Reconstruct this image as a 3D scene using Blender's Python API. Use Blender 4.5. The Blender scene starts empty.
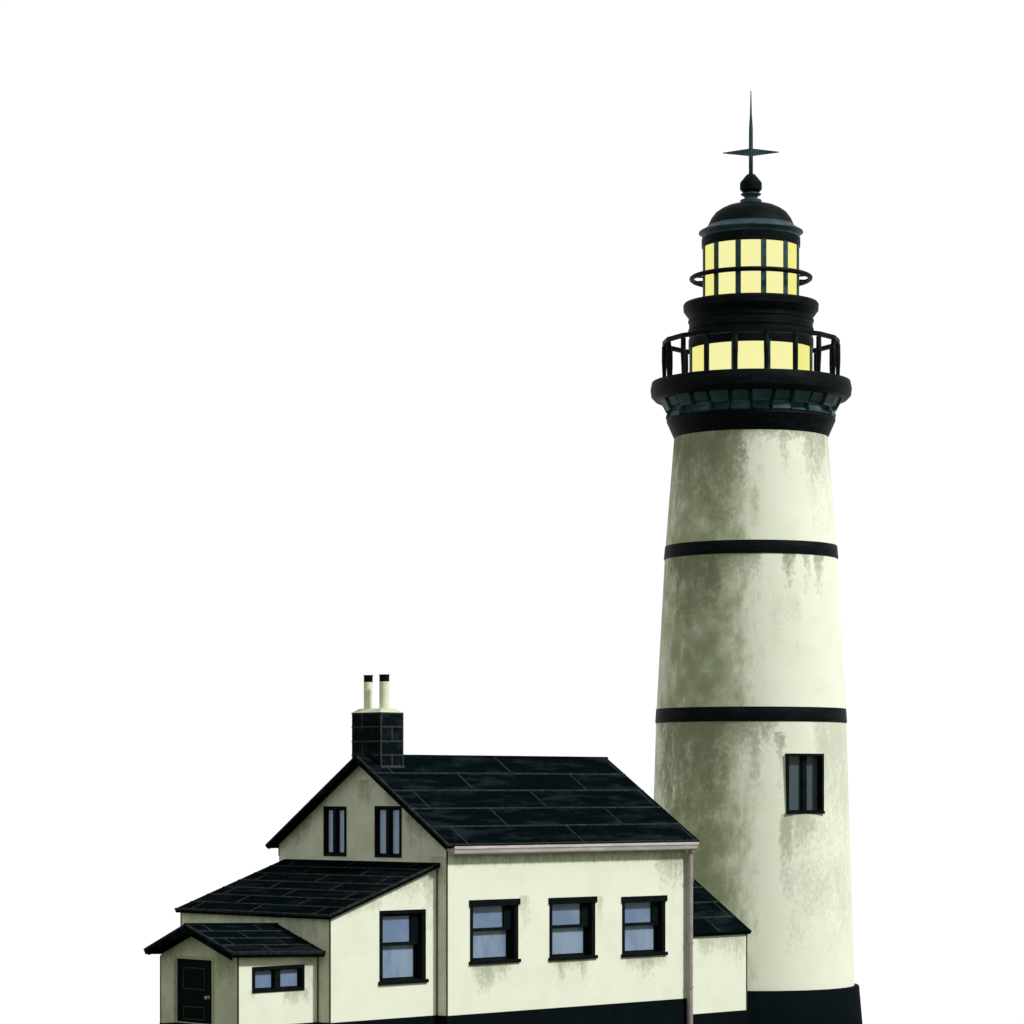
import bpy, bmesh, math, random
from mathutils import Vector, Matrix, noise
random.seed(7)
R = math.radians
scn = bpy.context.scene
COL = scn.collection

# ------------------------------------------------------------------ helpers
def link(name, bm, mats, parent=None, smooth=False, recalc=True):
    if recalc:
        bmesh.ops.recalc_face_normals(bm, faces=bm.faces)
    me = bpy.data.meshes.new(name)
    bm.to_mesh(me); bm.free()
    if not isinstance(mats, (list, tuple)): mats = [mats]
    for m in mats: me.materials.append(m)
    if smooth:
        for p in me.polygons: p.use_smooth = True
    o = bpy.data.objects.new(name, me); COL.objects.link(o)
    if parent: o.parent = parent
    return o

def copy_of(o, parent, rotz=None):
    c = o.copy(); COL.objects.link(c); c.parent = parent
    if rotz is not None: c.rotation_euler = (0, 0, rotz)
    return c

def hexa(bm, pts, mat=0):
    """8 corners: four of one end, four of the other, same winding."""
    vs = [bm.verts.new(p) for p in pts]
    for f in ((0,1,2,3),(7,6,5,4),(0,4,5,1),(1,5,6,2),(2,6,7,3),(3,7,4,0)):
        bm.faces.new([vs[i] for i in f]).material_index = mat
    return vs

def box(bm, x0, x1, y0, y1, z0, z1, mat=0):
    return hexa(bm, [(x0,y0,z0),(x1,y0,z0),(x1,y1,z0),(x0,y1,z0),
                     (x0,y0,z1),(x1,y0,z1),(x1,y1,z1),(x0,y1,z1)], mat)

def prism(bm, poly, fmap, a0, a1, mat=0):
    """extrude a 2-D polygon along an axis; fmap(p, q, a) -> xyz"""
    A = [bm.verts.new(fmap(p, q, a0)) for p, q in poly]
    B = [bm.verts.new(fmap(p, q, a1)) for p, q in poly]
    n = len(poly)
    bm.faces.new(A).material_index = mat
    bm.faces.new(B[::-1]).material_index = mat
    for i in range(n):
        j = (i+1) % n
        bm.faces.new((A[i], B[i], B[j], A[j])).material_index = mat

def lathe(bm, prof, seg=96, closed=False, mat=0):
    rings = []
    for r, z in prof:
        rings.append([bm.verts.new((r*math.sin(2*math.pi*i/seg), -r*math.cos(2*math.pi*i/seg), z)) for i in range(seg)])
    m = len(rings)
    for k in range(m if closed else m-1):
        a, b = rings[k], rings[(k+1) % m]
        for i in range(seg):
            j = (i+1) % seg
            bm.faces.new((a[i], a[j], b[j], b[i])).material_index = mat
    if not closed:
        bm.faces.new(rings[0][::-1]); bm.faces.new(rings[-1])

def tube(bm, pts, rad, seg=8, closed=False):
    rings = []
    n = len(pts)
    for k, p in enumerate(pts):
        p = Vector(p)
        if closed: t = Vector(pts[(k+1) % n]) - Vector(pts[k-1])
        else: t = Vector(pts[min(k+1, n-1)]) - Vector(pts[max(k-1, 0)])
        t.normalize()
        up = Vector((0,0,1)) if abs(t.z) < .9 else Vector((1,0,0))
        s = t.cross(up).normalized(); w = s.cross(t)
        r = rad[k] if isinstance(rad, (list, tuple)) else rad
        rings.append([bm.verts.new(p + r*(math.cos(2*math.pi*i/seg)*s + math.sin(2*math.pi*i/seg)*w)) for i in range(seg)])
    for k in range(n if closed else n-1):
        a, b = rings[k], rings[(k+1) % n]
        for i in range(seg):
            bm.faces.new((a[i], a[(i+1) % seg], b[(i+1) % seg], b[i]))
    if not closed:
        bm.faces.new(rings[0]); bm.faces.new(rings[-1])

def carve(o, cutter_bm):
    """cut the openings out of a wall object (boolean, applied)"""
    bmesh.ops.recalc_face_normals(cutter_bm, faces=cutter_bm.faces)
    me = bpy.data.meshes.new('cut'); cutter_bm.to_mesh(me); cutter_bm.free()
    c = bpy.data.objects.new('cut', me); COL.objects.link(c)
    md = o.modifiers.new('b', 'BOOLEAN'); md.operation = 'DIFFERENCE'; md.solver = 'EXACT'; md.object = c
    par = o.parent; o.parent = None
    bpy.context.view_layer.update()
    dg = bpy.context.evaluated_depsgraph_get()
    new = bpy.data.meshes.new_from_object(o.evaluated_get(dg))
    o.modifiers.clear(); o.data = new; o.parent = par
    bpy.data.objects.remove(c)

# ------------------------------------------------------------------ materials
class NT:
    def __init__(s, name):
        s.m = bpy.data.materials.new(name); s.m.use_nodes = True
        s.t = s.m.node_tree; s.n = s.t.nodes; s.b = s.n['Principled BSDF']
    def add(s, typ, **kw):
        n = s.n.new(typ)
        for k, v in kw.items(): setattr(n, k, v)
        return n
    def put(s, sock, v):
        if hasattr(v, 'is_output') or hasattr(v, 'links'): s.t.links.new(v, sock)
        else: sock.default_value = v
    def math(s, op, a, b=0.0, clamp=False):
        n = s.add('ShaderNodeMath', operation=op, use_clamp=clamp)
        s.put(n.inputs[0], a); s.put(n.inputs[1], b); return n.outputs[0]
    def rng(s, v, a, b, c=0.0, d=1.0, smooth=True):
        n = s.add('ShaderNodeMapRange', interpolation_type='SMOOTHSTEP' if smooth else 'LINEAR', clamp=True)
        s.put(n.inputs[0], v)
        for i, q in enumerate((a, b, c, d)): s.put(n.inputs[i+1], q)
        return n.outputs[0]
    def noise(s, vec, scale, detail=4, rough=.55, sc=(1,1,1)):
        mp = s.add('ShaderNodeMapping'); mp.inputs['Scale'].default_value = sc
        s.put(mp.inputs[0], vec)
        n = s.add('ShaderNodeTexNoise'); s.put(n.inputs['Vector'], mp.outputs[0])
        n.inputs['Scale'].default_value = scale; n.inputs['Detail'].default_value = detail
        n.inputs['Roughness'].default_value = rough
        return n.outputs[0]
    def mix(s, f, a, b):
        n = s.add('ShaderNodeMix', data_type='RGBA'); s.put(n.inputs[0], f)
        s.put(n.inputs[6], a if hasattr(a, 'links') else (*a, 1)); s.put(n.inputs[7], b if hasattr(b, 'links') else (*b, 1))
        return n.outputs[2]
    def bump(s, h, strength=.2, dist=.05):
        n = s.add('ShaderNodeBump'); n.inputs['Strength'].default_value = strength
        n.inputs['Distance'].default_value = dist; s.put(n.inputs['Height'], h)
        s.t.links.new(n.outputs[0], s.b.inputs['Normal'])

CREAM = (.845, .870, .760)
MOSS = (.165, .185, .095)
GREY = (.24, .26, .185)

def stained_render(name, axis, sources, broad=0.0, broad_lo=.45, shade_zone=None):
    """lime render with moss growths, darker bands and a tint deepening shaded walls: sources = (a0, a1, ztop, length, strength)"""
    s = NT(name)
    co = s.add('ShaderNodeTexCoord').outputs['Object']
    sep = s.add('ShaderNodeSeparateXYZ'); s.put(sep.inputs[0], co)
    a = sep.outputs[axis]; z = sep.outputs[2]
    n1 = s.rng(s.noise(co, 2.0, 9, .70, (1,1,.42)), .30, .70, smooth=False)
    n2 = s.rng(s.noise(co, 8.0, 5, .65, (1,1,.75)), .32, .68, smooth=False)
    nn = s.math('ADD', s.math('MULTIPLY', n1, .52), s.math('MULTIPLY', n2, .48))
    aw = s.math('ADD', a, s.math('MULTIPLY', s.math('SUBTRACT', s.noise(co, .9, 5, .65), .5), .9))
    total = None
    for a0, a1, zt, ln, st, *soft in sources:
        w = min(.35, (a1-a0)*.35)
        m = s.math('MULTIPLY', s.rng(aw, a0-w, a0+w), s.rng(aw, a1-w, a1+w, 1.0, 0.0))
        m = s.math('MULTIPLY', m, s.rng(z, zt-ln, zt-.1*ln, smooth=False))
        if soft: m = s.math('MULTIPLY', m, s.rng(z, zt-.35*ln, zt, 1.0, 0.0))
        else: m = s.math('MULTIPLY', m, s.math('LESS_THAN', z, zt+.02))
        g = s.math('SUBTRACT', s.math('ADD', m, nn), .98)
        g = s.math('MULTIPLY', s.math('MULTIPLY', g, 1.8, clamp=True), st)
        total = g if total is None else s.math('MAXIMUM', total, g)
    mott = s.noise(co, .8, 6, .6)
    fine = s.noise(co, 14, 6, .7)
    base = s.mix(s.rng(mott, .35, .7), CREAM, tuple(c*k for c, k in zip(CREAM, (.93,.95,.92))))
    base = s.mix(s.math('MULTIPLY', s.rng(fine, .45, .75), .10), base, (.55,.57,.42))
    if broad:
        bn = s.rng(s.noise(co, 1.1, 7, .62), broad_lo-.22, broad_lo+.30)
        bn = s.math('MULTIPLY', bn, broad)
        if shade_zone:   # ragged-edged tint on the shaded side: shade painted in along with moss
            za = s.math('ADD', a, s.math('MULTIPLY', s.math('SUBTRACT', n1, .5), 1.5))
            bn = s.math('MULTIPLY', bn, s.math('MULTIPLY', s.rng(za, shade_zone[0], shade_zone[1]), s.rng(za, shade_zone[2], shade_zone[3], 1.0, 0.0)))
        base = s.mix(bn, base, (.33,.37,.215) if shade_zone else (.42,.46,.275))  # olive tint over the moss, heavier on walls facing away from the sun to darken them
    if total is not None:
        col = s.mix(total, base, s.mix(n2, MOSS, GREY))
    else: col = base
    s.put(s.b.inputs['Base Color'], col)
    s.b.inputs['Roughness'].default_value = .92
    s.b.inputs['Specular IOR Level'].default_value = .15
    s.bump(s.noise(co, 22, 6, .7), .25, .03)
    return s.m

def plain(name, c1, c2, rough=.6, spec=.3, scale=3, sc=(1,1,1), bump=.1, bscale=20, lo=.38, hi=.68, metal=0):
    s = NT(name)
    co = s.add('ShaderNodeTexCoord').outputs['Object']
    s.put(s.b.inputs['Base Color'], s.mix(s.rng(s.noise(co, scale, 7, .62, sc), lo, hi), c1, c2))
    s.b.inputs['Roughness'].default_value = rough; s.b.inputs['Specular IOR Level'].default_value = spec
    s.b.inputs['Metallic'].default_value = metal
    if bump: s.bump(s.noise(co, bscale, 5, .6), bump, .02)
    return s.m

def lit_glass(name, c, strength):
    s = NT(name)
    s.b.inputs['Base Color'].default_value = (.02,.018,.006,1); s.b.inputs['Roughness'].default_value = .35
    s.b.inputs['Specular IOR Level'].default_value = .04
    co = s.add('ShaderNodeTexCoord').outputs['Object']
    s.put(s.b.inputs['Emission Color'], s.mix(s.noise(co, .8, 2, .5), c, tuple(min(1, k*1.06) for k in c)))
    s.b.inputs['Emission Strength'].default_value = strength
    return s.m

M = {}
M['black'] = plain('black_iron', (.0018,.0040,.0050), (.0060,.0095,.0110), .55, .05, 1.6, (1,1,4))
M['blue_iron'] = plain('blue_black_iron', (.022,.050,.066), (.046,.084,.104), .5, .12, 2.2, (1,1,2))
M['timber'] = plain('black_timber', (.0018,.0036,.0042), (.0048,.0070,.0080), .6, .05, 4)
M['plinth'] = plain('black_plinth', (.0026,.0056,.0068), (.0038,.0070,.0084), .85, .02, 2)
M['slate'] = plain('black_slate', (.0016,.0040,.0050), (.0100,.0165,.0205), .75, .0, 1.15, (.55,2.2,2.2), .2, 9, .46, .70)
M['slate_v'] = plain('black_slate_lean_to', (.0014,.0036,.0044), (.0062,.0108,.0134), .75, .0, 1.15, (2.2,.55,2.2), .2, 9, .46, .70)
M['seam'] = plain('slate_seam', (.017,.019,.018), (.036,.044,.047), .8, .0, 5)
M['stone'] = plain('chimney_stone', (.0022,.0050,.0062), (.016,.023,.027), .7, .03, 2.6, (1,1,2), .3, 12, .45, .75)
M['mortar'] = plain('chimney_mortar', (.030,.042,.046), (.048,.058,.062), .8, .03, 6)
M['lead'] = plain('gutter_paint', (.46,.415,.425), (.62,.57,.58), .55, .3, 2.5, (.4,1,3))
M['pipe'] = plain('downpipe_paint', (.28,.245,.262), (.36,.32,.335), .5, .3, 3)
M['cap'] = plain('cream_cement', (.58,.62,.48), (.40,.43,.33), .9, .1, 3)
M['pot'] = plain('cream_pot', (.78,.81,.64), (.68,.71,.55), .7, .2, 4)
M['door'] = plain('black_door_paint', (.0024,.0066,.0084), (.0042,.0094,.0115), .5, .02, 5, (1,1,.3))
M['moulding'] = plain('brown_moulding', (.030,.019,.012), (.045,.029,.019), .6, .2, 5)
M['brass'] = plain('brass', (.55,.38,.22), (.62,.44,.28), .35, .5, 8, metal=.3)
M['doorcase'] = plain('pale_doorcase', (.50,.55,.37), (.40,.45,.29), .8, .15, 4)
M['pane_hi'] = plain('blue_grey_painted_reflection', (.150,.215,.36), (.20,.275,.42), .12, .35, .9, (1,1,1), 0)  # blue-grey reflection painted into the pane colour
M['pane_lo'] = plain('pale_blue_painted_reflection', (.25,.335,.47), (.165,.23,.37), .12, .35, 1.0, (1.6,1.6,.5), 0)  # pale reflection fading to blue, painted into the pane colour
M['pane_gable'] = plain('deep_blue_glass', (.40,.55,.86), (.48,.62,.92), .12, .35, .9, (1,1,1), 0)
M['pane_tower'] = plain('slate_glass', (.058,.090,.102), (.068,.100,.112), .2, .3, 1.5, (1,1,1), 0)
M['lit'] = lit_glass('lantern_glass', (.89,.85,.26), .96)
M['lit_mid'] = lit_glass('lantern_glass_bright', (.91,.88,.395), .98)
M['grass'] = plain('headland_grass', (.055,.075,.025), (.10,.115,.045), .95, .05, .35, (1,1,1), .6, 3)
# ------------------------------------------------------------------ setting: headland
CAMZ = 9.3
def ground_z(x, y):
    yy = max(y, 76)
    z = CAMZ - .0850*yy
    z += .10*noise.noise(Vector((x*.12, y*.12, 0)))
    d = max(0, abs(x-4)-44, y-128, -18-y)
    return z - d*1.2 - (.03*d*d if d > 0 else 0)
bm = bmesh.new()
nx, ny = 110, 130
xs = [-75 + 158*i/nx for i in range(nx+1)]; ys = [-45 + 205*j/ny for j in range(ny+1)]
g = [[bm.verts.new((x, y, ground_z(x, y))) for x in xs] for y in ys]
for j in range(ny):
    for i in range(nx): bm.faces.new((g[j][i], g[j][i+1], g[j+1][i+1], g[j+1][i]))
o = link('ground', bm, M['grass'], smooth=True); o['kind'] = 'structure'

# ------------------------------------------------------------------ keeper's house (x along the long wall, y along the gable wall)
house = bpy.data.objects.new('keeper_house', None); COL.objects.link(house)
house.location = (-2.03, 93.75, 0); house.rotation_euler = (0, 0, R(45))
house['label'] = "cream rendered keeper's house with black slate roofs, lean-to and door porch, left of the lighthouse"
house['category'] = 'house'
L, W = 11.3, 8.05
VC = 3.87                                   # ridge line
RZ, SL = 10.40, .658                        # ridge height and slope of the main roof
ZB = -0.6

M['w_long'] = stained_render('render_long_wall', 0, [
    (1.0,2.9,3.78,.9,.50),(1.3,2.1,3.78,1.7,.60),(4.7,6.6,3.76,.6,.45),(4.9,5.4,3.76,1.4,.58),(5.9,6.4,3.76,1.3,.58),(8.1,10.2,3.72,.7,.45),(8.7,9.8,3.72,1.45,.58),(3.1,3.7,5.9,1.9,.42),(6.75,7.1,5.8,1.7,.36),
    (9.6,11.3,7.25,2.3,.62),(0,11.3,7.35,.8,.60)], .10, .5)  # last source darkens the whole wall width below the gutter
M['w_gable'] = stained_render('render_gable_wall', 1, [
    (2.2,5.6,10.3,1.5,.50),(3.4,4.4,9.6,1.4,.6),(.1,1.9,8.6,1.9,.68),(1.2,2.9,9.2,1.3,.45),(5.6,6.9,9.1,1.3,.45),(6.4,8.0,8.5,1.7,.66),(-.2,.9,7.2,3.2,.35)], .40, .42)
M['w_lean_side'] = stained_render('render_lean_to_side', 0, [
    (-3.5,-.2,6.75,1.45,.50),(-.75,.1,7.0,3.4,.50),(-4.4,-2.4,5.9,.8,.35)], .10, .5)
M['w_lean_front'] = stained_render('render_lean_to_front', 1, [
    (.4,7.7,5.5,.8,.45),(.9,2.6,5.4,1.5,.50)], .56, .38)
M['w_porch_side'] = stained_render('render_porch_side', 0, [
    (-7.4,-4.5,4.4,.45,.45),(-5.9,-4.7,3.3,1.0,.48),(-5.3,-4.5,4.4,2.2,.42),(-7.3,-6.9,3.3,.4,.3)], .10, .5)
M['w_porch_front'] = stained_render('render_porch_front', 1, [
    (.9,4.7,5.0,1.1,.45),(1.0,2.2,4.5,1.8,.58),(3.9,4.7,4.5,1.4,.45)], .60, .38)
M['w_annex'] = stained_render('render_annex', 0, [(11.6,14.3,4.25,1.1,.50),(13.6,14.4,4.25,1.7,.48)], .10, .5)

def split_faces(o):
    """slot 0 for walls facing along y, slot 1 for walls facing along x"""
    for p in o.data.polygons:
        p.material_index = 1 if abs(p.normal.x) > .7 else 0

PL = 2.24   # top of the black plinth
# openings: (a0, a1, z0, z1)
LONG_WIN = [(1.0,3.14,3.80,5.80),(4.58,6.72,3.78,5.78),(8.03,10.15,3.76,5.73)]
GABLE_WIN = [(4.70,5.80,7.15,8.77),(2.08,3.33,7.15,8.79)]
LEAN_WIN = (-2.45,-.50,3.30,5.58)
PORCH_WIN = (-7.09,-5.04,3.24,4.02)
DOOR = (2.20,3.94,2.27,4.19)
DEEP = .62

# main wall
bm = bmesh.new()
und = lambda v: RZ - .16 - SL*abs(v-VC)
prism(bm, [(0,ZB),(W,ZB),(W,und(W)),(VC,und(VC)),(0,und(0))], lambda p, q, a: (a, p, q), 0, L)
wall = link('wall', bm, [M['w_long'], M['w_gable']], house)
cut = bmesh.new()
for a0,a1,z0,z1 in LONG_WIN: box(cut, a0, a1, -1, DEEP, z0, z1)
for a0,a1,z0,z1 in GABLE_WIN: box(cut, -1, DEEP, a0, a1, z0, z1)
carve(wall, cut); split_faces(wall)

# lean-to on the gable end
LU, LV0, LV1 = -4.48, .45, 7.62
lt = lambda u: 7.02 + (u)*(7.02-5.50)/4.63          # top face of the lean-to roof
bm = bmesh.new()
prism(bm, [(LU,ZB),(-.004,ZB),(-.004,lt(0)-.14),(LU,lt(LU)-.14)], lambda p, q, a: (p, a, q), LV0, LV1)
lean = link('lean_to_wall', bm, [M['w_lean_side'], M['w_lean_front']], house)
cut = bmesh.new(); a0,a1,z0,z1 = LEAN_WIN; box(cut, a0, a1, LV0-1, LV0+DEEP, z0, z1)
carve(lean, cut); split_faces(lean)

# porch on the lean-to
PU, PV0, PV1, PC = -7.63, 1.0, 4.68, 2.87
PRZ, PSL = 5.27, .345
bm = bmesh.new()
pu = lambda v: PRZ - .25 - PSL*abs(v-PC) - (.07*(v-PC) if v > PC else 0)
prism(bm, [(PV0,ZB),(PV1,ZB),(PV1,pu(PV1)),(PC,pu(PC)),(PV0,pu(PV0))], lambda p, q, a: (a, p, q), PU, LU-.004)
porch = link('porch_wall', bm, [M['w_porch_side'], M['w_porch_front']], house)
cut = bmesh.new(); a0,a1,z0,z1 = PORCH_WIN; box(cut, a0, a1, PV0-1, PV0+DEEP, z0, z1)
a0,a1,z0,z1 = DOOR; box(cut, PU-1, PU+.25, a0, a1, z0, z1)
carve(porch, cut); split_faces(porch)

# annex towards the lighthouse
AU, AV = 14.36, 5.6
ARZ = 4.42 + SL*(AV/2+.15)
au = lambda v: ARZ - .16 - SL*abs(v-AV/2)
bm = bmesh.new()
prism(bm, [(.003,ZB),(AV,ZB),(AV,au(AV)),(AV/2,au(AV/2)),(.003,au(0))], lambda p, q, a: (a, p, q), L+.004, AU)
annex = link('annex_wall', bm, [M['w_annex'], M['w_gable']], house); split_faces(annex)

# plinths: a skin 25 mm proud of each wall
bm = bmesh.new()
e = .025
box(bm, -e, L+e, -e, .2, ZB, PL)
box(bm, -e, .2, .21, W+e, ZB, PL-.003)
link('plinth', bm, M['plinth'], house)
bm = bmesh.new(); box(bm, LU-e, -e-.002, LV0-e, LV0+.2, ZB, PL); box(bm, LU-e, LU+.2, LV0+.21, LV1+e, ZB, PL-.003)
link('lean_to_plinth', bm, M['plinth'], house)
bm = bmesh.new(); box(bm, PU+.21, LU-e-.002, PV0-e, PV0+.2, ZB, PL)
box(bm, PU-e, PU+.2, PV0-e, PV1+e, ZB, PL-.05)
link('porch_plinth', bm, M['plinth'], house)
bm = bmesh.new(); box(bm, L+e+.002, AU+e, -.02, .2, ZB, 1.68); link('annex_plinth', bm, M['plinth'], house)

M['outline'] = plain('brown_corner_outline', (.045,.032,.024), (.08,.06,.045), .8, .1, 4)  # added thin strips standing in for ink outlines at the wall corners
def outline(x, y, z0, z1, w=.038):
    b = bmesh.new(); box(b, x-w/2, x+w/2, y-w/2, y+w/2, z0, z1)
    link('corner_outline', b, M['outline'], house)
outline(0, 0, PL, und(0)-.02); outline(LU, LV0, PL, lt(LU)-.16); outline(PU, PV0, ZB, pu(PV0)-.03)
outline(-.02, LV0-.01, PL, lt(0)-.2, .034); outline(LU-.02, PV0-.01, PL, pu(PV0)-.05, .034); outline(AU, 0, 1.7, au(0)-.02)
outline(0, W, lt(0)+.1, und(W)-.02, .034); outline(LU, LV1, PL, lt(LU)-.16, .034); outline(PU, PV1, ZB, pu(PV1)-.02, .034)

# ---- roofs: slope slab + raised seams between the big slates
def slope(bm, o, ux, dn, length, run, thick, rows, slab, t=.016, w=.075, edge=True, shift=0.0):
    """o: top corner; ux: unit vector along the ridge; dn: unit vector down the slope"""
    o, ux, dn = Vector(o), Vector(ux), Vector(dn).normalized()
    nrm = ux.cross(dn).normalized()
    if nrm.z < 0: nrm = -nrm
    def bar(a0, a1, b0, b1, h0, h1, mat):
        P = lambda a, b, h: o + ux*a + dn*b + nrm*h
        hexa(bm, [P(a0,b0,h0),P(a1,b0,h0),P(a1,b1,h0),P(a0,b1,h0),P(a0,b0,h1),P(a1,b0,h1),P(a1,b1,h1),P(a0,b1,h1)], mat)
    bar(0, length, 0, run, -thick, 0, 0)
    rh = run/rows
    random.seed(int(length*100+rows))
    for k in range(rows):
        jit = random.uniform(-.015, .015)
        b0 = k*rh
        if k: bar(.01, length-.01, b0-w*.5+jit, b0+w*.5+jit, -.01, t, 1)
        x = ((k % 2)*.5 + shift)*slab
        while x < length-.1:
            if x > .1:
                j = random.uniform(-.05, .05)*slab*.5
                bar(x+j-w*.42, x+j+w*.42, b0+w*.6+jit, b0+rh-w*.7, -.01, t*.8, 1)
            x += slab
    if edge:
        bar(-.006, w*1.0, .02, run-.05, -thick*.30, t*1.1, 1)
        bar(-.006, length+.006, run-.05, run+.012, -thick*.42, t*1.1, 1)

ru0, rlen = -.36, L+.14+.36
roof_bm = bmesh.new()
ang = math.atan(SL)
run = (VC+.41)/math.cos(ang)
slope(roof_bm, (ru0, VC-.001, RZ), (1,0,0), (0,-1,-SL), rlen, run, .125, 5, 5.3, shift=.18)
slope(roof_bm, (ru0, VC+.001, RZ), (1,0,0), (0,1,-SL), rlen, (W+.27-VC)/math.cos(ang), .125, 5, 5.3, shift=.4)
for sg in (-1, 1):   # bargeboards on the gable
    hw = (VC+.30) if sg < 0 else (W+.14-VC)
    v1 = VC + sg*hw
    prism(roof_bm, [(VC,RZ-.155),(v1,RZ-.155-SL*hw),(v1,RZ-.215-SL*hw),(VC,RZ-.215)], lambda p, q, a: (a, p, q), ru0+.01, ru0+.07)
tube(roof_bm, [(ru0-.01, VC, RZ+.01), (ru0+rlen, VC, RZ+.01)], .045, 8)
roof = link('roof', roof_bm, [M['slate'], M['seam']], house)

lb = bmesh.new()
ls = (7.02-5.50)/4.63; la = math.atan(ls)
slope(lb, (0-.004, LV0-.14, lt(0)), (0,1,0), (-1,0,-ls), (LV1-LV0)+.28, 4.62/math.cos(la), .13, 7, 2.9, t=.014, w=.068, shift=.3)
link('lean_to_roof', lb, [M['slate_v'], M['seam']], house)

pb = bmesh.new()
pa = math.atan(PSL); prn = (PC-PV0+.25)/math.cos(pa)
slope(pb, (PU-.52, PC-.001, PRZ), (1,0,0), (0,-1,-PSL), LU-.006-(PU-.52), prn+.10, .17, 4, 2.0, t=.014, w=.068, shift=.3)
slope(pb, (PU-.52, PC+.001, PRZ), (1,0,0), (0,1,-PSL), LU-.006-(PU-.52), prn-.16, .17, 4, 2.0, t=.014, w=.068, shift=.1)
for sg in (-1, 1):   # bargeboards over the door
    hw = (PC-PV0+.30) if sg < 0 else (PV1-PC-.02)
    prism(pb, [(PC,PRZ-.19),(PC+sg*hw,PRZ-.19-PSL*hw),(PC+sg*hw,PRZ-.25-PSL*hw),(PC,PRZ-.25)], lambda p, q, a: (a, p, q), PU-.51, PU-.45)
tube(pb, [(PU-.53, PC, PRZ), (LU-.01, PC, PRZ)], .04, 8)
for v in pb.verts:   # the old porch roof has settled against the lean-to and at its far eave
    v.co.z -= .030*(v.co.x-(PU-.5)) + (.07*(v.co.y-PC) if v.co.y > PC else 0)
link('porch_roof', pb, [M['slate'], M['seam']], house)

ab = bmesh.new()
arn = (AV/2+.15)/math.cos(ang)
slope(ab, (L+.005, AV/2-.001, ARZ), (1,0,0), (0,-1,-SL), AU+.10-L, arn, .13, 4, 2.6, edge=False, shift=.1)
slope(ab, (L+.005, AV/2+.001, ARZ), (1,0,0), (0,1,-SL), AU+.10-L, arn, .13, 4, 2.6, edge=False, shift=.1)
link('annex_roof', ab, [M['slate'], M['seam']], house)

# ---- chimney (sub-parts under the roof: thing > part > sub-part)
cu0, cu1, cv0, cv1, ct = .25, 1.22, 3.33, 4.72, 11.80
bm = bmesh.new()
box(bm, cu0, cu1, cv0, cv1, 9.3, ct)
t = .012; w = .045
rowz = [ct, 11.36, 10.89, 10.45, 9.95]
for i, zr in enumerate(rowz[:-1]):
    box(bm, cu0-t, cu1+t, cv0-t, cv1+t, zr-w, zr, 1)
    zb = rowz[i+1]
    vj = [cv1-.50] if i % 2 == 0 else []
    for v in vj: box(bm, cu0-t*.8, cu0+.05, v-w/2, v+w/2, zb, zr-w, 1)
    if i % 2 == 1: box(bm, (cu0+cu1)/2-w/2, (cu0+cu1)/2+w/2, cv0-t*.8, cv0+.05, zb, zr-w, 1)
box(bm, cu0-t*.9, cu0+.03, cv0-t*.9, cv0+.03, 9.9, ct-w, 1)
box(bm, cu1-.03, cu1+t*.9, cv0-t*.9, cv0+.03, 9.9, ct-w, 1)
# flashing where the stack meets the slates
zr_ = RZ - SL*(VC-cv0)
box(bm, cu0-.03, cu1+.04, cv0-.05, cv0+.02, zr_-.10, zr_+.05, 1)
chim = link('chimney', bm, [M['stone'], M['mortar']], house)
bm = bmesh.new()
i_ = .17
hexa(bm, [(cu0-.005,cv0-.005,ct),(cu1+.005,cv0-.005,ct),(cu1+.005,cv1+.005,ct),(cu0-.005,cv1+.005,ct),
          (cu0+i_,cv0+i_,ct+.13),(cu1-i_,cv0+i_,ct+.13),(cu1-i_,cv1-i_,ct+.13),(cu0+i_,cv1-i_,ct+.13)])
link('chimney_cap', bm, M['cap'], chim)
for k, (dv, rr) in enumerate(((.44,.148),(-.33,.165))):
    bm = bmesh.new()
    lathe(bm, [(rr,0),(rr,.90),(rr*.98,.91),(rr*.98,1.10),(rr*1.08,1.10),(rr*1.08,1.13),(rr*.8,1.13),(rr*.8,.9)], 28)
    for f in bm.faces:
        if f.calc_center_median().z > .905: f.material_index = 1
    p = link('chimney_pot', bm, [M['pot'], M['black']], chim)
    p.location = ((cu0+cu1)/2, (cv0+cv1)/2+dv, ct+.10)

# ---- gutter and downpipe
bm = bmesh.new()
ez = RZ - SL*(VC+.41) + .08
gp = [(-.10,ez-.17),(-.40,ez-.17),(-.46,ez-.12),(-.46,ez-.20),(-.43,ez-.24),(-.40,ez-.34),(-.33,ez-.385),(-.10,ez-.385)]
gp = [(v, z) for v, z in gp]
prism(bm, gp, lambda p, q, a: (a + (.25*((ez-.165)-q) if a < 1 else -.25*((ez-.165)-q)), p, q), -.10, L+.06)
gut = link('gutter', bm, M['lead'], house)
bm = bmesh.new()
tube(bm, [(L-.07,-.23,ez-.32),(L-.07,-.23,ez-.42),(L-.07,-.16,ez-.55),(L-.07,-.16,ZB)], .105, 14)
for z in (6.2, 4.1, 2.6):
    tube(bm, [(L-.07,-.16,z),(L-.07,-.16,z+.07)], .125, 14)
link('downpipe', bm, M['pipe'], house, smooth=False)

# ---- windows.  fmap(a, d, z): d = distance outside the wall face
def place(kind, base):
    if kind == 'x': return lambda a, d, z: (a, base-d, z)
    return lambda a, d, z: (base-d, a, z)

def wbox(bm, F, a0, a1, d0, d1, z0, z1, mat=0):
    hexa(bm, [F(a0,d0,z0),F(a1,d0,z0),F(a1,d1,z0),F(a0,d1,z0),F(a0,d0,z1),F(a1,d0,z1),F(a1,d1,z1),F(a0,d1,z1)], mat)

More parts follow.
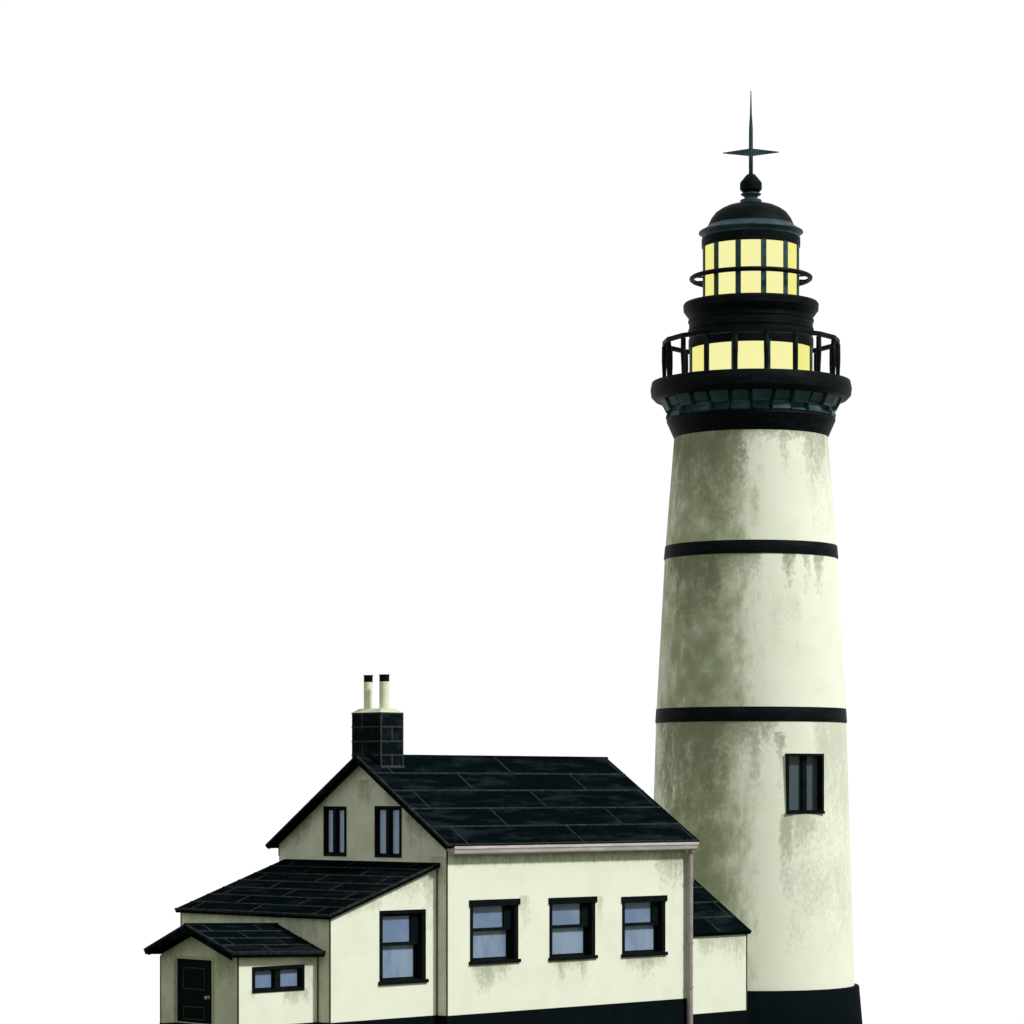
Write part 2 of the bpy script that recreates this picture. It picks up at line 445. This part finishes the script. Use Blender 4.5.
def lining(bm, F, a0, a1, z0, z1, th, d0, d1, tl=None, tr=None):
    tl = tl or th; tr = tr or th
    wbox(bm, F, a0, a0+tl, d0, d1, z0, z1); wbox(bm, F, a1-tr, a1, d0, d1, z0, z1)
    wbox(bm, F, a0+tl, a1-tr, d0, d1-.002, z0, z0+th); wbox(bm, F, a0+tl, a1-tr, d0, d1-.002, z1-th, z1)

def sash_window(F, a0, a1, z0, z1, lintel=True):
    bm = bmesh.new()
    lining(bm, F, a0, a1, z0, z1, .11, -.55, .02, .12, .17)
    wbox(bm, F, a0, a1, -.60, -.551, z0, z1)
    win = link('window', bm, M['timber'], house)
    zm = z0 + (z1-z0)*.545
    # upper sash, set forward
    bm = bmesh.new()
    lining(bm, F, a0+.10, a1-.15, zm-.06, z1-.09, .10, -.24, -.12, .07, .36)
    link('sash', bm, M['black'], win)
    bm = bmesh.new(); wbox(bm, F, a0+.15, a1-.48, -.21, -.19, zm+.02, z1-.17); link('pane', bm, M['pane_hi'], win)
    bm = bmesh.new()
    lining(bm, F, a0+.10, a1-.15, z0+.09, zm+.05, .09, -.32, -.245, .07, .12)
    link('sash', bm, M['black'], win)
    bm = bmesh.new(); wbox(bm, F, a0+.15, a1-.25, -.30, -.28, z0+.16, zm-.02); link('pane', bm, M['pane_lo'], win)
    bm = bmesh.new(); wbox(bm, F, a0-.05, a1+.08, -.05, .07, z0-.01, z0+.10); link('sill', bm, M['timber'], win)
    if lintel:
        bm = bmesh.new(); wbox(bm, F, a0-.04, a1+.06, -.05, .06, z1-.17, z1+.03); link('lintel', bm, M['timber'], win)
    return win

for a0,a1,z0,z1 in LONG_WIN:
    sash_window(place('x', 0), a0, a1, z0, z1)
sash_window(place('x', LV0), *LEAN_WIN, lintel=False)

def casement(F, a0, a1, z0, z1, pane, back=.30, mull=.17, near_hi=True, th=.10):
    bm = bmesh.new()
    lining(bm, F, a0, a1, z0, z1, th, -.5, .03)
    wbox(bm, F, a0, a1, -.58, -.501, z0, z1)
    win = link('window', bm, M['timber'], house)
    am = (a0+a1)/2
    bm = bmesh.new(); wbox(bm, F, am-mull/2, am+mull/2, -back-.05, -back+.12, z0+th, z1-th); link('mullion', bm, M['black'], win)
    for p0, p1 in ((a0+th*.9, am-mull*.45), (am+mull*.45, a1-th*.9)):
        bm = bmesh.new(); lining(bm, F, p0, p1, z0+th*.8, z1-th*.8, .055, -back-.05, -back+.03); link('sash', bm, M['black'], win)
        bm = bmesh.new(); wbox(bm, F, p0+.04, p1-.04, -back-.02, -back, z0+th+.01, z1-th-.01); link('pane', bm, pane, win)
    return win
for q in GABLE_WIN: casement(place('y', 0), *q, M['pane_gable'], back=.09, mull=.16, th=.09)
casement(place('x', PV0), *PORCH_WIN, M['pane_hi'], back=.15, mull=.22, th=.10)

# ---- door
F = place('y', PU)
a0,a1,z0,z1 = DOOR
bm = bmesh.new(); wbox(bm, F, a0+.012, a1-.012, -.16, -.05, z0+.01, z1-.015)
for q0, q1 in ((3.27,3.94),(2.36,2.76)):
    x0, x1 = 2.60, 3.64
    for b in ((x0,x1,q0,q0+.035),(x0,x1,q1-.035,q1)): wbox(bm, F, b[0], b[1], -.06, -.035, b[2], b[3], 1)
    for b in ((x0,x0+.035),(x1-.035,x1)): wbox(bm, F, b[0], b[1], -.06, -.036, q0+.035, q1-.035, 1)
    wbox(bm, F, x0+.12, x1-.12, -.06, -.042, q0+.12, q1-.12, 0)
door = link('door', bm, [M['door'], M['moulding']], house)
bm = bmesh.new()
lathe(bm, [(.065,0),(.07,.012),(.03,.02),(.03,.06),(.055,.075),(.062,.10),(.05,.125),(.02,.135)], 16)
kn = link('handle', bm, M['brass'], door, smooth=True)
kn.matrix_local = Matrix.Translation(F(2.44, -.05, 3.06)) @ Matrix.Rotation(R(-90), 4, 'Y')
bm = bmesh.new()
wbox(bm, F, a0-.09, a0-.002, -.02, .03, z0, z1+.09); wbox(bm, F, a1+.002, a1+.09, -.02, .03, z0, z1+.09)
wbox(bm, F, a0-.002, a1+.002, -.02, .028, z1+.002, z1+.09)
link('door_frame', bm, M['doorcase'], house)
bm = bmesh.new()
wbox(bm, F, a0+.02, a1-.02, -.06, .42, ZB, z0-.02)
wbox(bm, F, a0+.02, a1-.02, .421, .85, ZB, z0-.20)
link('doorstep', bm, M['plinth'], house)

# ------------------------------------------------------------------ lighthouse (local -y looks at the camera)
tower = bpy.data.objects.new('lighthouse', None); COL.objects.link(tower)
tower.location = (8.72, 109.5, -.173); tower.scale = (1.0186,)*3; tower.rotation_euler = (0, 0, R(-4.55))
tower['label'] = 'tall mossy cream lighthouse with two black bands and lit yellow lantern under black dome'
tower['category'] = 'lighthouse'

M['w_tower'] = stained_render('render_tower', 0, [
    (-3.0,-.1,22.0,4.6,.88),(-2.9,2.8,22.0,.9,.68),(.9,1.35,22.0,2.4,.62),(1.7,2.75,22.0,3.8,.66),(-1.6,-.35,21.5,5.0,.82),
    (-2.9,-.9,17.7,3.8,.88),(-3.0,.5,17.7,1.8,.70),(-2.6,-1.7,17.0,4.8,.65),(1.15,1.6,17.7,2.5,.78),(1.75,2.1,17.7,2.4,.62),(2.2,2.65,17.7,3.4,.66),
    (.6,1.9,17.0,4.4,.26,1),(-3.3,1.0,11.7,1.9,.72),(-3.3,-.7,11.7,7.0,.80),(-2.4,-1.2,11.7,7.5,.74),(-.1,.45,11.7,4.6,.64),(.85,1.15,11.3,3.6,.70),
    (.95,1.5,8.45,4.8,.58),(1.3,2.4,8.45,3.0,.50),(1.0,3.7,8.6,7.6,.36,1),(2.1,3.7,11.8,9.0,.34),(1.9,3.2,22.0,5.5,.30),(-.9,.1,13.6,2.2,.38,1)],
    .92, .33, shade_zone=(-3.6,-2.4,-1.0,.35))  # left-side tint paints part of the tower's shade, together with moss
SHAFT = [(3.76,-.5),(3.69,2.2),(3.62,4.6),(3.545,7.15),(3.46,9.6),(3.40,11.6),(3.385,12.1),(3.23,14.9),(3.082,17.65),(3.05,18.1),(2.89,20.1),(2.735,22.05)]
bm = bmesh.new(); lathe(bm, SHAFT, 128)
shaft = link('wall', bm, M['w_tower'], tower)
WA = math.asin(53.5/97.5)                                   # the window's place round the shaft
WR = 3.465
WF = Matrix.Rotation(WA, 4, 'Z')
def TF(a, d, z): return tuple(WF @ Vector((a, -(WR+d), z)))
wz0, wz1, wh = 8.52, 10.57, .775
cut = bmesh.new(); wbox(cut, TF, -wh, wh, -.75, .6, wz0, wz1)
carve(shaft, cut)
for p in shaft.data.polygons: p.use_smooth = True
try: shaft.data.set_sharp_from_angle(angle=R(30))
except Exception: pass
bm = bmesh.new()
lining(bm, TF, -wh, wh, wz0, wz1, .08, -.62, .0, .09, .09)
wbox(bm, TF, -wh, wh, -.70, -.621, wz0, wz1)
tw = link('window', bm, M['black'], tower)
bm = bmesh.new(); wbox(bm, TF, -.02, .17, -.36, -.18, wz0+.08, wz1-.08); link('mullion', bm, M['black'], tw)
for p0, p1 in ((-wh+.09,-.02),(.17,wh-.09)):
    bm = bmesh.new(); wbox(bm, TF, p0, p1, -.32, -.30, wz0+.07, wz1-.07); link('pane', bm, M['pane_tower'], tw)
bm = bmesh.new(); wbox(bm, TF, -wh-.01, wh+.01, -.12, .045, wz0-.05, wz0+.05); link('sill', bm, M['timber'], tw)

def ring(name, prof, mat, seg=96, parent=tower, ang=35):
    b = bmesh.new(); lathe(b, prof, seg)
    ob = link(name, b, mat, parent)
    for p in ob.data.polygons: p.use_smooth = True
    try: ob.data.set_sharp_from_angle(angle=R(ang))
    except Exception: pass
    return ob
ring('band', [(3.0,17.55),(3.106,17.55),(3.118,17.59),(3.084,17.98),(3.07,18.02),(2.9,18.03)], M['black'])
ring('band', [(3.3,11.69),(3.416,11.69),(3.428,11.74),(3.402,12.16),(3.39,12.20),(3.2,12.20)], M['black'])
ring('base', [(4.06,-.55),(3.98,.92),(3.86,2.30),(3.83,2.34),(3.5,2.35)], M['plinth'])
# gallery: coved ring, frieze with scroll brackets, deck
ring('lower_cornice', [(2.60,21.88),(2.755,21.90),(3.02,22.50),(3.0,22.55),(2.80,22.56)], M['black'])
frieze = ring('frieze', [(2.70,22.50),(2.74,22.58),(2.74,22.75),(2.82,22.92),(3.02,23.24),(3.1,23.30)], M['blue_iron'])
pr = [(2.72,22.57),(2.96,22.57),(3.01,22.60),(2.91,22.66),(2.83,22.72),(2.80,22.79),(2.83,22.86),(2.91,22.89),(2.99,22.85),(3.05,22.87),(3.25,23.25),(2.9,23.25)]
bm = bmesh.new()
prism(bm, pr, lambda p, q, a: (a*(.84+.16*(q-22.57)/.7), -p, q), -.335, .335)
cb = link('corbel', bm, M['blue_iron'], frieze)
NCB = 26
cb.rotation_euler = (0,0,R(360/NCB/2))
pr2 = [(2.70,22.57),(3.0,22.57),(3.04,22.62),(3.02,22.72),(2.93,22.84),(2.91,22.93),(3.02,22.97),(3.17,23.25),(2.8,23.25)]
bm = bmesh.new()
prism(bm, pr2, lambda p, q, a: (a*(1.12-.30*abs(q-22.57)/.7), -p, q), -.30, .30)
cb2 = link('corbel', bm, M['blue_iron'], frieze); cb2.rotation_euler = (0,0,R(360/NCB*1.5))
for i in range(2, NCB): copy_of(cb if i % 2 == 0 else cb2, frieze, R(360/NCB*(i+.5)))
deck = ring('gallery_deck', [(2.9,23.24),(3.30,23.24),(3.44,23.26),(3.57,23.40),(3.60,23.64),(3.545,23.90),(3.44,23.925),(2.0,23.94)], M['black'], ang=20)
# railing: eighteen posts, handrail straight from post to post
RR = 3.10
zt, zb = 25.37, 23.92
NP = 18
pts = [(RR*math.sin(R(10+20*i)), -RR*math.cos(R(10+20*i)), zt) for i in range(NP)]
bm = bmesh.new()
def railring(bm, ro, ri, z0, z1):
    rings = []
    for r, z in ((ro,z0),(ro,z1),(ri,z1),(ri,z0)):
        rings.append([bm.verts.new((r*math.sin(R(10+20*i)), -r*math.cos(R(10+20*i)), z)) for i in range(NP)])
    for k in range(4):
        a, b = rings[k], rings[(k+1) % 4]
        for i in range(NP): bm.faces.new((a[i], a[(i+1) % NP], b[(i+1) % NP], b[i]))
railring(bm, RR+.07, RR-.07, zt-.12, zt+.03)
rail = link('railing', bm, M['black'], tower)
bm = bmesh.new()
tube(bm, [(0,-RR,zb-.02),(0,-RR,zb+.06),(0,-RR,zb+.35),(0,-RR,zb+.75),(0,-RR,zt-.14)], [.075,.065,.075,.095,.09], 10)
bal = link('baluster', bm, M['black'], rail, smooth=True); bal.rotation_euler = (0,0,R(10))
for i in range(1, NP): copy_of(bal, rail, R(10+20*i))

# service room: twelve lit panes between black mullions
def glazed(name, r, z0, z1, body_prof, mull_w, mull_d):
    body = ring(name, body_prof, M['black'], ang=18)
    half = 15
    for i in range(12):
        a = R(30*i)
        b = bmesh.new()
        n = 6
        cols = []
        for k in range(n+1):
            t_ = R(-half + 2*half*k/n)
            cols.append([(rr*math.sin(t_), -rr*math.cos(t_), z) for rr, z in ((r,z0),(r,z1),(r-.05,z1),(r-.05,z0))])
        vs = [[b.verts.new(p) for p in c] for c in cols]
        for k in range(n):
            for q in range(4): b.faces.new((vs[k][q], vs[k+1][q], vs[k+1][(q+1) % 4], vs[k][(q+1) % 4]))
        b.faces.new(vs[0]); b.faces.new(vs[-1])
        p = link('pane', b, M['lit_mid'] if i in (0, 11, 1) else M['lit'], body); p.rotation_euler = (0,0,a)
    b = bmesh.new(); box(b, -mull_w/2, mull_w/2, -r-mull_d, -r+.06, z0-.01, z1+.01)
    m0 = link('mullion', b, M['blue_iron'], body); m0.rotation_euler = (0,0,R(15))
    for i in range(1, 12): copy_of(m0, body, R(15+30*i))
    return body
glazed('service_room', 2.19, 23.93, 25.11, [(2.05,23.93),(2.10,25.00),(2.215,25.09),(2.235,25.11),(2.235,25.42),(2.21,25.45),(2.21,25.70),(2.245,25.73),(2.245,25.79),
    (2.215,25.82),(2.215,26.02),(2.25,26.05),(2.25,26.10),(2.22,26.13),(2.225,26.20),(2.41,26.45),(2.425,26.66),(2.38,26.73),(1.5,26.84)], .22, .05)
lant = glazed('lantern_room', 1.71, 26.82, 28.76, [(1.62,26.75),(1.62,28.72),(1.745,28.72),(1.765,28.75),(1.765,29.04),(1.70,29.08),(1.2,29.10)], .19, .045)
bm = bmesh.new()
N = 72
tube(bm, [(2.12*math.sin(2*math.pi*i/N), -2.12*math.cos(2*math.pi*i/N), 27.62) for i in range(N)], .085, 10, closed=True)
for i in range(12):
    a = R(15+30*i)
    tube(bm, [(1.72*math.sin(a), -1.72*math.cos(a), 27.62), (2.10*math.sin(a), -2.10*math.cos(a), 27.62)], .035, 6)
link('ring_rail', bm, M['black'], lant, smooth=True)
ring('roof_cornice', [(1.5,29.02),(1.71,29.05),(1.73,29.14),(1.87,29.25),(1.86,29.29),(1.60,29.44),(1.55,29.50),(1.2,29.52)], M['blue_iron'])
dome = ring('dome', [(1.58,29.42),(1.55,29.50),(1.43,29.76),(1.27,29.97),(1.07,30.11),(.86,30.21),(.66,30.265),(.60,30.28),(.3,30.29)], M['black'])
ring('finial_neck', [(.385,30.22),(.385,30.43),(.35,30.45),(.25,30.46),(.23,30.54),(.27,30.57),(.37,30.63),(.36,30.66),(.28,30.69),(.2,30.70)], M['blue_iron'], 32, ang=20)
ring('finial', [(.2,30.69),(.27,30.695),(.385,30.80),(.395,30.85),(.395,31.03),(.38,31.07),(.17,31.33),(.11,31.37),(.06,31.385)], M['black'], 32, ang=20)
bm = bmesh.new()
tube(bm, [(0,0,31.35),(0,0,32.1),(0,0,33.0),(0,0,33.5),(0,0,34.35)], [.078,.080,.075,.040,.018], 10)
rod = link('lightning_rod', bm, M['blue_iron'], tower, smooth=True)
bm = bmesh.new()
for s in (-1, 1):
    hexa(bm, [(0,-.07,32.02),(0,.07,32.02),(0,.07,32.28),(0,-.07,32.28),(s*1.0,-.015,32.125),(s*1.0,.015,32.125),(s*1.0,.015,32.155),(s*1.0,-.015,32.155)])
link('crossbar', bm, M['blue_iron'], rod)

# ------------------------------------------------------------------ sky, sun, camera
w = bpy.data.worlds.new('World'); scn.world = w; w.use_nodes = True
nt = w.node_tree; bg = nt.nodes['Background']
tc = nt.nodes.new('ShaderNodeTexCoord'); sp = nt.nodes.new('ShaderNodeSeparateXYZ')
nt.links.new(tc.outputs['Generated'], sp.inputs[0])
mr = nt.nodes.new('ShaderNodeMapRange'); mr.interpolation_type = 'SMOOTHSTEP'
mr.inputs[1].default_value = .40; mr.inputs[2].default_value = .88
nt.links.new(sp.outputs[1], mr.inputs[0])
mx = nt.nodes.new('ShaderNodeMix'); mx.data_type = 'RGBA'
nt.links.new(mr.outputs[0], mx.inputs[0])
mx.inputs[6].default_value = (.50, .515, .46, 1)      # darker sky overhead and behind, shaped to limit fill on shaded walls
mx.inputs[7].default_value = (1.03, 1.03, 1.03, 1)   # made-up bright bank ahead, gives a plain white background
nt.links.new(mx.outputs[2], bg.inputs['Color']); bg.inputs['Strength'].default_value = 1.0

SUN_AZ, SUN_EL = 63, 42     # azimuth to the right of the direction back to the camera
sd = bpy.data.lights.new('sun', 'SUN'); sd.energy = 3.15; sd.angle = R(6); sd.color = (1, .985, .95)
so = bpy.data.objects.new('sun', sd); COL.objects.link(so)
az, el = R(SUN_AZ), R(SUN_EL)
to_sun = Vector((math.sin(az)*math.cos(el), -math.cos(az)*math.cos(el), math.sin(el)))
so.rotation_euler = to_sun.to_track_quat('Z', 'Y').to_euler()
so.location = to_sun*150

cd = bpy.data.cameras.new('camera'); cam = bpy.data.objects.new('camera', cd); COL.objects.link(cam)
cam.location = (0, 0, CAMZ); cam.rotation_euler = (R(90), 0, 0)
cd.sensor_width = 36; cd.lens = 36*3000/1024; cd.shift_y = (790-512)/1024
cd.clip_start = 1; cd.clip_end = 1000
scn.camera = cam
scn.render.resolution_x = scn.render.resolution_y = 1024
vs = scn.view_settings
vs.view_transform = 'Standard'; vs.look = 'None'; vs.exposure = 0; vs.gamma = 1; vs.use_curve_mapping = False
